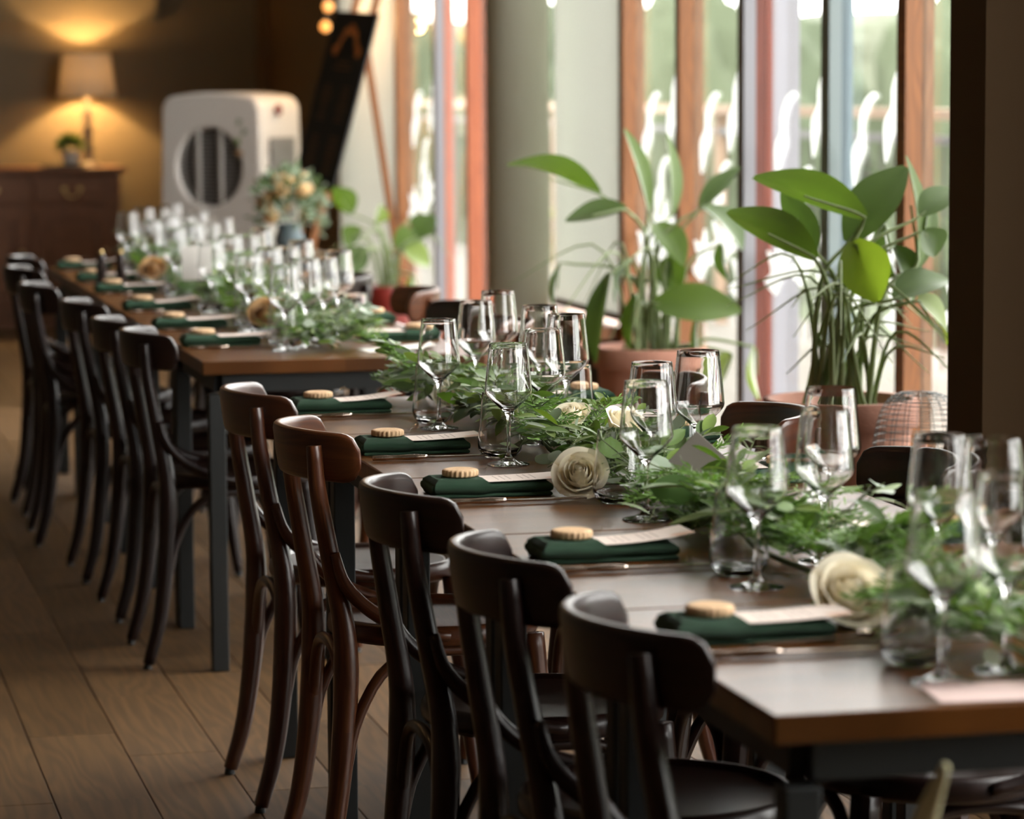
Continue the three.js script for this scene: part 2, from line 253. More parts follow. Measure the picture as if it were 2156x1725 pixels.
{ // table lamp on the dresser
  const z = -18.775, c = atZ(185, 300, z), t = thing('table_lamp', 'table lamp with glowing tan fabric shade on the dresser', 'lamp', [c.x, .935, z]);
  part('base', new THREE.LatheGeometry([[0, 0], [.075, 0], [.075, .012], [.03, .03], [.022, .06], [.034, .1], [.02, .15], [.034, .2], [.02, .26], [.03, .3], [.012, .34], [.012, .44], [0, .44]].map((p) => new THREE.Vector2(...p)), 24), std({ color: lin(.16, .14, .13), roughness: .4 }), t);
  const sg = new THREE.LatheGeometry([[.175, .41], [.176, .41], [.142, .665], [.140, .665], [.1735, .41]].map((p) => new THREE.Vector2(...p)), 40);
  part('lamp_shade', sg, phy({ color: lin(.6, .55, .48), roughness: 1, transmission: .13, thickness: 0 }), t);
  part('light_bulb', new THREE.SphereGeometry(.03, 16, 12).translate(0, .545, 0), std({ color: lin(1, .8, .5), emissive: lin(1, .55, .2), emissiveIntensity: 8 }), t);
  const l = new THREE.PointLight(lin(1, .56, .2), 3.6, 0, 2); l.position.set(0, .545, 0); l.castShadow = true; t.add(l);
}

// ---------------------------------------------------------------- tables
const TX0 = 1.0, TX1 = 1.69, TC = (TX0 + TX1) / 2, U = .68, ZA = -3.04, ZBR = -7.38;
const ord = ['first', 'second', 'third', 'fourth', 'fifth', 'sixth', 'seventh', 'eighth', 'ninth', 'tenth', 'eleventh'];
const stations = [];                                    // each table: centre z, words that say which one
for (let k = 0; k < 5; k++) stations.push({ z: ZA - U * (k + .5), row: 'A', k });
for (let k = 0; k < 6; k++) stations.push({ z: ZBR - U * (k + .5), row: 'B', k });
stations.forEach((s, i) => { s.w = `${ord[10 - i]} table from the dresser`; });
{
  const w = TX1 - TX0, topG = rb(w, .032, U - .004, .003, 2); { const p = topG.attributes.position, uv = topG.attributes.uv; for (let i = 0; i < p.count; i++) uv.setXY(i, p.getX(i), p.getZ(i)); }
  const leg = rb(.04, .67, .04, .003, 1), railX = rb(w - .1, .045, .025, .002, 1), railZ = rb(.025, .045, U - .1, .002, 1);
  let first;
  for (const s of stations) {
    if (!first) {
      first = thing('dining_table', '', 'table', [TC, 0, s.z], 0, 'square tables pushed into rows');
      part('tabletop', topG, M.tableTop, first, 'dark brown wooden top').position.y = .734;
      for (const sx of [-1, 1]) for (const sz of [-1, 1]) part('leg', leg, M.steel, first).position.set(sx * (w / 2 - .035), .3705 - .033, sz * (U / 2 - .03));
      first.children.filter((c) => c.name === 'leg').forEach((c) => { c.position.y = .3355; c.scale.y = 1.0; });
      for (const sz of [-1, 1]) part('rail', railX, M.steel, first).position.set(0, .695, sz * (U / 2 - .04));
      for (const sx of [-1, 1]) part('rail', railZ, M.steel, first).position.set(sx * (w / 2 - .045), .695, 0);
      first.userData.label = `brown topped steel leg dining table, ${s.w}`;
    } else dup(first, `brown topped steel leg dining table, ${s.w}`, first.userData.group, [TC, 0, s.z], 0);
    
  }
}

// ---------------------------------------------------------------- chairs
const chairGeo = (() => {
  const G = {};
  { // wrapped back panel
    const cx = -.079, N = 40, prof = 14, pos = [], idx = [], uv = [];
    for (let i = 0; i <= N; i++) { const t = i / N * 2 - 1, a = t * 1.12, e = Math.min(1, (1 - Math.abs(t)) / .16), rr = Math.sqrt(Math.max(0, 1 - (1 - e) ** 2)), hh = .044 * (.4 + .6 * rr), yc = .762 + .006 * (1 - t * t) , th = .0105 * (.55 + .45 * Math.sqrt(Math.max(.02, e)));
      for (let j = 0; j < prof; j++) { const b = j / prof * Math.PI * 2, c = Math.cos(b), s = Math.sin(b), du = Math.sign(c) * Math.abs(c) ** .7 * th, dv = Math.sign(s) * Math.abs(s) ** .35 * hh; const R = .190 + du + dv * .12; pos.push(cx - R * Math.cos(a), yc + dv, R * Math.sin(a)); uv.push(i / N * .45, j / prof * .25); } }
    for (let i = 0; i < N; i++) for (let j = 0; j < prof; j++) { const a = i * prof + j, b = i * prof + (j + 1) % prof; idx.push(a, b, a + prof, b, b + prof, a + prof); }
    for (const i of [0, N]) { const k = pos.length / 3; let x = 0, y = 0, z = 0; for (let j = 0; j < prof; j++) { x += pos[(i * prof + j) * 3]; y += pos[(i * prof + j) * 3 + 1]; z += pos[(i * prof + j) * 3 + 2]; } pos.push(x / prof, y / prof, z / prof); uv.push(0, 0); for (let j = 0; j < prof; j++) { const a = i * prof + j, b = i * prof + (j + 1) % prof; i ? idx.push(k, a, b) : idx.push(k, b, a); } }
    const g = new THREE.BufferGeometry(); g.setAttribute('position', new THREE.Float32BufferAttribute(pos, 3)); g.setAttribute('uv', new THREE.Float32BufferAttribute(uv, 2)); g.setIndex(idx); g.computeVertexNormals(); G.panel = g;
  }
  const rear = (s) => taperTube([[-.236, .785, s * .138], [-.232, .72, s * .14], [-.210, .58, s * .150], [-.19, .45, s * .162], [-.196, .27, s * .168], [-.217, .11, s * .174], [-.245, .012, s * .178]], [.0135, .016, .018, .0225, .021, .018, .0145], 30, 10);
  G.rear = [rear(-1), rear(1)];
  const front = (s) => taperTube([[.15, .44, s * .135], [.165, .28, s * .145], [.18, .13, s * .155], [.195, .012, s * .162]], [.021, .020, .018, .0135], 18, 10);
  G.front = [front(-1), front(1)];
  const seatRing = new THREE.LatheGeometry([[.165, .432], [.196, .430], [.203, .437], [.205, .447], [.203, .459], [.197, .466], [.188, .467], [.18, .462], [.172, .457], [.165, .432]].map((p) => new THREE.Vector2(...p)), 48); seatRing.scale(.925, 1, .925); G.ring = seatRing;
  G.seat = new THREE.LatheGeometry([[.0001, .441], [.176, .448], [.183, .461], [.172, .459], [.12, .454], [.0001, .451]].map((p) => new THREE.Vector2(...p)), 40); G.seat.scale(.925, 1, .925); { const p = G.seat.attributes.position, uv = G.seat.attributes.uv; for (let i = 0; i < p.count; i++) uv.setXY(i, p.getZ(i), p.getX(i)); }
  const arch = (a, b, sag) => { const m = V3().addVectors(a, b).multiplyScalar(.5); m.y = .422; const q1 = a.clone().lerp(m, .45), q2 = b.clone().lerp(m, .45); q1.y = .40; q2.y = .40; const k1 = a.clone().lerp(m, .12), k2 = b.clone().lerp(m, .12); k1.y = a.y + .09; k2.y = b.y + .09; return taperTube([a, k1, q1, m, q2, k2, b], [.0105, .0105], 24, 8); };
  const FL = (s) => V3(.166, .22, s * .148), RL = (s) => V3(-.192, .22, s * .172);
  G.arch = [arch(RL(-1), FL(-1)), arch(RL(1), FL(1)), arch(FL(-1), FL(1)), arch(RL(-1), RL(1))];
  const hip = (s) => taperTube([[-.207, .60, s * .165], [-.19, .545, s * .174], [-.14, .495, s * .184], [-.07, .462, s * .188], [-.01, .45, s * .188]], [.009, .012, .0125, .0125, .009], 18, 8); G.hip = [hip(-1), hip(1)];
  const gl = (x, z) => new THREE.CylinderGeometry(.009, .011, .012, 10).translate(x, .006, z);
  G.glide = { rear: [gl(-.247, -.178), gl(-.247, .178)], front: [gl(.196, -.162), gl(.196, .162)] };
  return G;
})();
const protoChair = {};
function chair(kind, x, z, turn, label, group, sy = 1) {
  if (!protoChair[kind]) {
    const m = kind === 'brown' ? M.chairBrown : kind === 'red' ? M.chairRed : M.chairDark[+kind], t = thing('bentwood_chair', label, 'chair', [x, 0, z], turn, group);
    part('backrest', chairGeo.panel, m, t); part('seat', chairGeo.seat, m, t); part('seat_rim', chairGeo.ring, m, t);
    for (const s of [0, 1]) { const a = part('rear_leg', chairGeo.rear[s], m, t); part('glide', chairGeo.glide.rear[s], M.steel, a, 'small metal foot'); const b = part('front_leg', chairGeo.front[s], m, t); part('glide', chairGeo.glide.front[s], M.steel, b, 'small metal foot'); }
    for (const a of chairGeo.arch) part('bent_brace', a, m, t); for (const a of chairGeo.hip) part('hip_brace', a, m, t);
    t.scale.y = sy; protoChair[kind] = t; return t;
  }
  const r = dup(protoChair[kind], label, group, [x, 0, z], turn); r.scale.y = sy; return r;
}
const CX = 1.135, CR = 2 * TC - CX + .022;
const colourWord = { 0: 'black brown', 1: 'very dark brown', 2: 'near black', brown: 'light brown', red: 'reddish brown' };
const kinds = ['0', '1', '0', 'brown', 'red', '2', '2', '2', '2', '1', '1'];
const czL = [-3.38, -3.99, -4.65, -5.43, -6.1, -7.655, -8.34, -9.02, -9.77, -10.5, -11.15], syL = [1, .985, .985, 1, 1, 1, .975, .98, .985, 1, 1];
stations.forEach((s, i) => chair(kinds[i], CX + [.01, .012, .016, .008, .008, -.02, -.02, -.04, -.10, -.09, -.03][i], czL[i], [.02, 0, 0, 0, .02, 0, .03, .03, -.02, .03, 0][i], `${colourWord[kinds[i]]} bentwood chair on the aisle side, ${s.w}`, 'chairs on the aisle side', syL[i]));
const czR = [-3.4, -4.08, -4.67, -5.44, -6.09, -7.74, -8.33, -9.0, -9.72, -10.42, -11.1], kR = ['0', '1', '0', 'red', 'red', 'brown', '0', 'brown', '1', '1', '0'];
stations.forEach((s, i) => chair(kR[i], CR + [0, 0, 0, -.008, 0, .02, .05, .06, 0, 0, 0][i], czR[i], Math.PI + [0, 0, .03, -.03, .03, 0, .05, -.05, 0, 0, 0][i], `${colourWord[kR[i]]} bentwood chair on the window side, ${s.w}`, 'chairs on the window side'));

// ---------------------------------------------------------------- place settings
const TY = .7502;
const lathe = (pts, n = 36) => new THREE.LatheGeometry(pts.map((p) => new THREE.Vector2(...p)), n);
function smoothProfile(pts, n) { return new THREE.SplineCurve(pts.map((p) => new THREE.Vector2(...p))).getPoints(n).map((p) => [Math.max(0, p.x), p.y]); }
const glassGeo = (() => {
  const wine = (h, r) => { const k = h / .21, q = r / .041; const out = [[0, 0], [.034, 0], [.0365, .0012], [.036, .0026], ...smoothProfile([[.03, .0042], [.014, .008], [.0056, .016], [.0038, .03], [.0035, .06], [.0042, .082], [.009, .092]], 14), ...smoothProfile([[.011, .0945], [.026, .1085], [.0375, .1205], [.0405, .1275], [.0405, .134], [.0372, .168], [.0325, .21]].map((p) => [p[0] * q, p[1]]), 20)]; const inn = smoothProfile([[.0315, .21], [.0362, .168], [.0394, .134], [.0394, .128], [.0365, .1215], [.0255, .1105], [.0105, .0985]].map((p) => [p[0] * q, p[1]]), 20); return lathe([...out, ...inn, [0, .0965]].map((p) => [p[0], p[1] * k])); };
  const tum = lathe([[0, 0], [.026, 0], ...smoothProfile([[.0275, .0012], [.033, .006], [.038, .014], [.0395, .022], [.039, .034], [.0355, .07], [.0315, .115]], 18), ...smoothProfile([[.0305, .115], [.0343, .07], [.0377, .034], [.038, .023], [.035, .015], [.027, .011]], 16), [0, .0098]]);
  return { wine: wine(.21, .041), big: wine(.222, .043), tumbler: tum };
})();
const glassSpots = [];
function glass(kind, x, z, label, group) {
  glassSpots.push([x, z]);
  const [name, cat] = kind === 'tumbler' ? ['tumbler_glass', 'tumbler'] : ['wine_glass', 'wine glass'];
  single(name, glassGeo[kind], M.glass, label, cat, [x, TY, z], (x * 37 + z * 11) % 6.28, group);
}
function softSlab(w, h, d, seed, amp = .0015, nx = 24, nz = 12) {     // a soft folded cloth slab
  const g = new THREE.BoxGeometry(w, h, d, nx, 4, nz), p = g.attributes.position, n = noiseGrid(seed);
  for (let i = 0; i < p.count; i++) { let x = p.getX(i), y = p.getY(i), z = p.getZ(i); const ty = y / h * 2, r = Math.sqrt(Math.max(0, 1 - ty * ty)); const inz = (h / 2) * (1 - r), sz = (d / 2 - inz) / (d / 2), sx = (w / 2 - inz * .7) / (w / 2); x *= sx; z *= sz; y += (n(x * 40 + 9, z * 40 + 9, 64) - .5) * amp * 2 * (ty > -.9 ? 1 : 0); z += (n(x * 30 + 3, y * 90 + 5, 64) - .5) * amp * 2; p.setXYZ(i, x, y, z); }
  g.computeVertexNormals(); return g;
}
const napGeo = { base: softSlab(.198, .017, .094, 5, .0022), pocket: softSlab(.092, .0255, .102, 6, .0018), under: softSlab(.190, .006, .098, 7, .0012) };
const cookieGeo = (() => { const pos = []; const ring = [[.0, .0125], [.022, .0128], [.0262, .0115], [.0285, .0095], [.0285, .003], [.0265, 0], [0, 0]]; const N = 96, g = new THREE.LatheGeometry(ring.map((p) => new THREE.Vector2(...p)), N), p = g.attributes.position; for (let i = 0; i < p.count; i++) { const x = p.getX(i), z = p.getZ(i), r = Math.hypot(x, z); if (r > .024) { const a = Math.atan2(z, x), k = 1 + .035 * Math.cos(a * 22); p.setXYZ(i, x * k, p.getY(i), z * k); } } const uv = g.attributes.uv; for (let i = 0; i < p.count; i++) uv.setXY(i, p.getX(i) * 12, p.getZ(i) * 12 + p.getY(i) * 6); g.computeVertexNormals(); return g; })();
const stampGeo = lathe([[0, .0006], [.006, .001], [.008, 0], [.012, 0], [.0135, .0008], [.015, 0]], 32);
function bentSheet(w, d, t, bend, nx = 14) { const g = new THREE.BoxGeometry(w, t, d, nx, 1, 1); const p = g.attributes.position, uv = g.attributes.uv, nn = g.attributes.normal; for (let i = 0; i < p.count; i++) { const x = p.getX(i) / w + .5; if (Math.abs(nn.getY(i)) > .5) uv.setXY(i, x, .5 - p.getZ(i) / d); p.setY(i, p.getY(i) + bend * x * x); } g.translate(w / 2, 0, 0); g.computeVertexNormals(); return g; }
const cardGeos = [bentSheet(.128, .078, .0006, .006), bentSheet(.128, .078, .0006, .012), bentSheet(.128, .078, .0006, .003)];
const knifeGeo = (() => { const handle = taperTube([[0, 0, 0], [.012, 0, 0], [.016, 0, 0], [.05, 0, 0], [.085, 0, 0], [.096, 0, 0]], [.0056, .006, .0046, .006, .0062, .0042], 20, 10, .8); const s = new THREE.Shape(); s.moveTo(.094, -.004); s.lineTo(.2, -.005); s.quadraticCurveTo(.222, -.003, .224, .008); s.lineTo(.11, .008); s.lineTo(.094, .004); const b = new THREE.ExtrudeGeometry(s, { depth: .0016, bevelEnabled: true, bevelSize: .0005, bevelThickness: .0005, bevelSegments: 1 }); b.rotateX(Math.PI / 2); return { handle, blade: b }; })();
const spoonGeo = (() => { const h = taperTube([[0, 0, 0], [.05, .001, 0], [.10, .003, 0], [.13, .004, 0]], [.004, .0032, .0024, .0024], 16, 8, .6); const b = new THREE.SphereGeometry(1, 20, 12, 0, Math.PI * 2, Math.PI / 2, Math.PI / 2); b.scale(.028, .009, .019); b.translate(.155, .0095, 0); return { h, b }; })();
const filmGeo = (() => { const g = new THREE.PlaneGeometry(.032, .034, 4, 3), p = g.attributes.position; for (let i = 0; i < p.count; i++) p.setZ(i, .004 * Math.sin(i * 2.3)); g.rotateX(-Math.PI / 2); g.rotateZ(.5); g.computeVertexNormals(); return g; })();
const protoSet = {};
function setting(x, z, turn, side, s, k) {                 // x: outer end of the napkin, facing the middle of the table
  const w = `${side} side, ${s.w}`, dx = (a) => x + (turn ? -a : a), jit = ((k * 37) % 10 - 5) * .004, T = turn + jit;
  const place = (key, make, label, group, pos, t = T) => { if (!protoSet[key]) { const o = make(label, group, pos, t); protoSet[key] = o; return o; } return dup(protoSet[key], label, group, pos, t); };
  place('napkin', (l, g, p, t) => { const o = thing('folded_napkin', l, 'napkin', p, t, g); const u = part('under_fold', napGeo.under, M.napkin, o); u.position.y = .003; u.position.x = .002; part('main_fold', napGeo.base, M.napkin, o).position.set(0, .0135, 0); part('pocket_fold', napGeo.pocket, M.napkin, o).position.set(-.049, .0155, 0); return o; }, `folded dark green napkin on the ${w}`, 'green napkins at the place settings', [dx(.1), TY, z]);
  const cg = cardGeos[k % 3], ck = `card${k % 3}`;
  place(ck, (l, g, p, t) => single('menu_card', cg, M.card, l, 'menu card', p, t, g), `blush pink printed menu card tucked in napkin, ${w}`, 'menu cards on the napkins', [dx(.094), TY + .0246, z + (turn ? -.004 : .004)]);
  place('cookie', (l, g, p, t) => { const o = thing('cookie', l, 'cookie', p, t, g); part('biscuit', cookieGeo, M.cookie, o); part('stamped_relief', stampGeo, M.cookie, o).position.y = .0127; const f = part('clear_wrapper', filmGeo, M.film, o, 'clear film wrapper end'); f.position.set(.042, .012, .002); return o; }, `round scalloped cookie on green napkin, ${w}`, 'cookies on the napkins', [dx(.058), TY + .029, z - (turn ? -.004 : .004)]);
  place('knife', (l, g, p, t) => { const o = thing('table_knife', l, 'knife', p, t, g); part('handle', knifeGeo.handle, M.cutlery, o); part('blade', knifeGeo.blade, M.cutlery, o).position.y = .0005; return o; }, `steel table knife beside green napkin, ${w}`, 'table knives', [dx(.005), TY + .0062, z + (turn ? -.13 : .13)]);
}
const NX = 1.010;
const czS = [-3.49, -4.14, -4.85, -5.45, -6.17, -7.86, -8.45, -9.17, -9.98, -10.58, -11.3];
const leftWine = [[1.232, -3.165], [1.236, -3.835], [1.272, -4.485], [1.232, -5.21], [1.236, -5.8]];
stations.forEach((s, i) => {
  const cz = czS[i], A = s.row === 'A';
  setting(NX, cz, 0, 'aisle', s, i); setting(2 * TC - NX, cz - .02, Math.PI, 'window', s, i + 3);
  const lw = A ? leftWine[i] : [1.245, cz + .2];
  glass('wine', lw[0], lw[1], `clear tapered wine glass on the aisle side, ${s.w}`, 'wine glasses on the aisle side');
  glass('tumbler', lw[0] + .012 + (A && i === 2 ? .0 : 0), lw[1] - .115 - (A && i === 2 ? .09 : 0), `clear stemless tumbler on the aisle side, ${s.w}`, 'tumblers on the aisle side');
  const R = A ? [[[1.43, -3.69], [1.44, -3.54], [1.50, -3.62]], [[1.392, -4.02], [1.46, -4.19], [1.438, -4.28]], [[1.368, -4.79], [1.46, -4.84], [1.47, -4.97]], [[1.366, -5.5], [1.458, -5.69], [1.502, -5.80]], [[1.415, -6.27], [1.487, -6.38], [1.46, -6.2]]][i] : [[1.40, cz - .12], [1.455, cz - .22], [1.48, cz - .12]];
  glass('wine', ...R[0], `clear tapered wine glass on the window side, ${s.w}`, 'wine glasses on the window side');
  glass('big', ...R[1], `larger clear wine glass on the window side, ${s.w}`, 'larger wine glasses on the window side');
  glass('tumbler', ...R[2], `clear stemless tumbler on the window side, ${s.w}`, 'tumblers on the window side');
  if (!A) glass('big', 1.31, cz + .13, `larger clear wine glass on the aisle side, ${s.w}`, 'larger wine glasses on the aisle side');
});
glass('big', 1.325, -3.21, `larger clear wine glass on the aisle side, ${stations[0].w}`, 'larger wine glasses on the aisle side');
glass('big', 1.466, -5.93, 'larger clear wine glass between the second pair of tables of the five-table row', 'larger wine glasses on the window side');
{ // spoon by the first setting
  const c = atY(1852, 1340, TY + .006), t = thing('dessert_spoon', 'round dessert spoon beside the menu card and white rose', 'spoon', [c.x - .155, TY + .004, c.z], 0);
  part('handle', spoonGeo.h, M.cutlery, t); part('bowl', spoonGeo.b, M.cutlery, t);
}
{ // loose cards and papers
  const p1 = atY(2090, 1458, TY), q = bentSheet(.19, .10, .0006, .004); single('menu_sheet', q, M.paperPink, 'pink paper sheet lying at the end of the eleventh table', 'paper', [p1.x - .07, TY + .001, p1.z - .005], -.12);
  const p2 = atY(840, 741, TY); single('menu_sheet', bentSheet(.17, .1, .0006, .01), M.paper, 'white paper sheet at the corner of the sixth table', 'paper', [p2.x - .08, TY + .001, p2.z - .05], .1);
  const p3 = atZ(416, 590, -9.15); const cg = rb(.088, .1, .0015, .0006, 1).translate(0, .05, 0); const c = single('place_card', cg, M.paper, 'white upright card standing in the greenery', 'card', [p3.x, p3.y, -9.15], -.1); c.rotation.x = -.12;
  const a = atZ(1480, 978, -4.5), cg2 = rb(.085, .062, .0015, .0006, 1), d = single('table_number_card', cg2, M.paperGrey, 'grey card leaning among the leaves by wine glasses', 'card', [a.x, a.y, -4.5], -.2); d.rotation.z = -.72; d.rotation.x = .1;
}
{ // two dark mills on the far tables
  for (const [px, w] of [[214, 'first'], [255, 'second']]) { const b = atY(px, 604, TY), prof = [[0, 0], [.019, 0], [.02, .006], [.015, .03], [.018, .06], [.013, .075], [.016, .088], [.012, .102], [.005, .108], [0, .108]]; const t = thing('pepper_mill', `${w === 'first' ? 'aisle side' : 'inner'} one of two dark turned wooden mills`, 'mill', [b.x, TY, b.z]); part('body', lathe(prof, 20), M.chairDark[0], t); part('knob', new THREE.SphereGeometry(.008, 12, 8).translate(0, .113, 0), M.brass, t); }
}

// ---------------------------------------------------------------- greenery
function leafGeo(L, Wd, fold, curl, tip = 1, n = 5) {     // blade along +x with a folded midrib
  const pos = [], idx = [], uv = [];
  for (let i = 0; i <= n; i++) { const t = i / n, w = Wd * .5 * Math.pow(Math.sin(Math.PI * Math.pow(t, tip)), .75) + 1e-4, y = -curl * L * t * t; pos.push(t * L, y + fold * w, -w, t * L, y, 0, t * L, y + fold * w, w); uv.push(t, 0, t, .5, t, 1); }
  for (let i = 0; i < n; i++) { const a = i * 3; for (const o of [0, 1]) idx.push(a + o, a + o + 1, a + o + 3, a + o + 1, a + o + 4, a + o + 3); }
  const g = new THREE.BufferGeometry(); g.setAttribute('position', new THREE.Float32BufferAttribute(pos, 3)); g.setAttribute('uv', new THREE.Float32BufferAttribute(uv, 2)); g.setIndex(idx); g.computeVertexNormals(); return g;
}
const LG = { ruscus: [leafGeo(.05, .019, .25, .12), leafGeo(.042, .016, .2, .25), leafGeo(.058, .021, .3, .05)], euca: [leafGeo(.034, .034, .12, .1, .9, 6), leafGeo(.028, .026, .15, .18, .9, 6)], salal: [leafGeo(.07, .045, .2, .18, .85, 6), leafGeo(.06, .036, .25, .1, .85, 6)], willow: [leafGeo(.06, .008, .4, .35), leafGeo(.05, .007, .4, .2)], fern: [leafGeo(.011, .0022, .3, .1, 1, 2)] };
const dummy = new THREE.Object3D();
function orient(o, pos, dir, rollRnd, s) { o.position.copy(pos); const x = dir.clone().normalize(), up = V3(0, 1, 0), z = V3().crossVectors(x, up); if (z.lengthSq() < 1e-4) z.set(0, 0, 1); z.normalize(); const y = V3().crossVectors(z, x); o.quaternion.setFromRotationMatrix(new THREE.Matrix4().makeBasis(x, y, z)).multiply(new THREE.Quaternion().setFromAxisAngle(V3(1, 0, 0), rollRnd)); o.scale.setScalar(s); }
function garland(z0, z1, nBranch, seed, label, avoid) {
  const r = rng(seed), t = thing('greenery_garland', label, 'garland', [TC, TY, 0], 0, 'leafy garlands along the tables');
  const leaves = [], stems = [], fernM = [[], []];
  const gauss = () => (r() + r() + r() - 1.5) / 1.5;
  for (let b = 0; b < nBranch; b++) {
    let kind = ['ruscus', 'euca', 'fern', 'salal', 'ruscus', 'willow', 'fern', 'euca', 'ruscus', 'willow'][b % 10]; const z = z0 + (z1 - z0) * ((b + r()) / nBranch);
    if (z > -3.98 && z < -3.5 && b % 3) kind = 'fern';
    const a = r() * Math.PI * 2, up = r(), L = (kind === 'fern' ? .1 : .12) + r() * .08, st = V3(gauss() * .032 + .01, .012 + .03 * r(), z);
    const d = V3(Math.cos(a) * .85, .15 + up * .62, Math.sin(a)).normalize(), ctrl = st.clone().addScaledVector(d, L * .55), end = ctrl.clone().addScaledVector(V3(d.x, d.y - .75 + up * .35, d.z).normalize(), L * .5);
    end.y = Math.max(.008, end.y); ctrl.y = Math.max(.012, ctrl.y); ctrl.x = Math.max(-.06, Math.min(.09, ctrl.x)); end.x = Math.max(-.085, Math.min(.12, end.x)); end.z = Math.max(z1 - .02, Math.min(z0 + .01, end.z)); ctrl.z = Math.max(z1 - .02, Math.min(z0 + .01, ctrl.z));
    const c = new THREE.QuadraticBezierCurve3(st, ctrl, end);
    stems.push(taperTube([c.getPoint(0), c.getPoint(.5), c.getPoint(1)], [.0016, .0007], 5, 4));
    const n = kind === 'fern' ? 46 : kind === 'willow' ? 10 : kind === 'salal' ? 6 : kind === 'euca' ? 9 : 11;
    for (let i = 0; i < n; i++) {
      const u = .12 + .88 * i / n, p = c.getPoint(u), tan = c.getTangent(u).normalize(), side = V3().crossVectors(tan, V3(0, 1, 0)).normalize(), sg = i % 2 ? 1 : -1;
      const dir = tan.clone().multiplyScalar(kind === 'euca' ? .35 : .75).addScaledVector(side, sg * (kind === 'euca' ? 1 : .75)).add(V3(gauss() * .35, gauss() * .6 + .05, gauss() * .35));
      if (p.y + dir.y * .06 < .022) dir.y = Math.abs(dir.y) + .25;
      const s = .75 + r() * .45;
      if (kind === 'fern') { for (let q = 0; q < 3; q++) { const o = new THREE.Object3D(); const d2 = dir.clone().add(V3(gauss() * .5, gauss() * .6, gauss() * .5)); orient(o, p.clone().addScaledVector(dir, .012 * q), d2, r() * 6, .9 + r() * .8); o.updateMatrix(); fernM[b % 20 < 10 ? 0 : 1].push(o.matrix.clone()); } }
      else { const v = Math.floor(r() * LG[kind].length), o = new THREE.Object3D(); orient(o, p, dir, gauss() * (i % 3 ? 1.1 : 2.6), s); leaves.push({ kind, v, mi: Math.floor(r() * M[kind].length), o, y: p.y, rank: p.y * 2 + (kind === 'salal' ? .1 : kind === 'euca' ? .04 : kind === 'willow' ? -.05 : .05) + (p.x < 0 ? .08 : 0) }); }
    }
  }
  const cam = camera.position, seg = new THREE.Line3(), cp = V3(), blocked = (l) => { const p = l.o.position.clone().add(V3(TC, TY, 0)), tip = V3(.03 * l.o.scale.x, 0, 0).applyQuaternion(l.o.quaternion).add(p);
    for (const [c, r] of keepClear) { seg.set(c, c.clone().add(V3().subVectors(cam, c).setLength(.16))); for (const q of [p, tip]) if (seg.closestPointToPoint(q, true, cp).distanceTo(q) < r) return true; }
    for (const [gx, gz] of glassSpots) for (const q of [p, tip]) if (Math.hypot(q.x - gx, q.z - gz) < .043) return true; return false; };
  for (let i = leaves.length - 1; i >= 0; i--) if (blocked(leaves[i])) leaves.splice(i, 1);
  leaves.sort((a, b) => b.rank - a.rank);
  leaves.slice(0, 300).forEach((l) => { const m = part('leaf', LG[l.kind][l.v], M[l.kind][l.mi], t); m.position.copy(l.o.position); m.quaternion.copy(l.o.quaternion); m.scale.copy(l.o.scale); });
  const rest = new Map(); leaves.slice(300).forEach((l) => { const k = `${l.kind}|${l.v}|${l.mi}`; if (!rest.has(k)) rest.set(k, []); l.o.updateMatrix(); rest.get(k).push(l.o.matrix); });
  const bulk = new Map(); for (const [k, ms] of rest) { const [kind, v, mi] = k.split('|'), key = `${kind}|${mi}`; if (!bulk.has(key)) bulk.set(key, []); for (const m of ms) bulk.get(key).push(LG[kind][+v].clone().applyMatrix4(m)); }
  for (const [k, gs] of bulk) { const [kind, mi] = k.split('|'); const m = part(`${{ ruscus: 'pointed', euca: 'eucalyptus', salal: 'broad', willow: 'narrow' }[kind]}_leaves`, merge(gs), M[kind][+mi], t); m.userData.kind = 'stuff'; }
  fernM.forEach((ms, i) => { if (!ms.length) return; const im = shade(new THREE.InstancedMesh(LG.fern[0], M.fern[i], ms.length)); ms.forEach((m, k) => im.setMatrixAt(k, m)); im.name = 'fern_needles'; im.userData.kind = 'stuff'; t.add(im); });
  part('stems', merge(stems), M.stem, t).userData.kind = 'stuff';
  part('main_vine', taperTube(Array.from({ length: 12 }, (_, i) => V3(Math.sin(i * 1.7) * .03, .012, z0 + (z1 - z0) * i / 11)), [.004, .004], 60, 6), M.stem, t);
  return t;
}
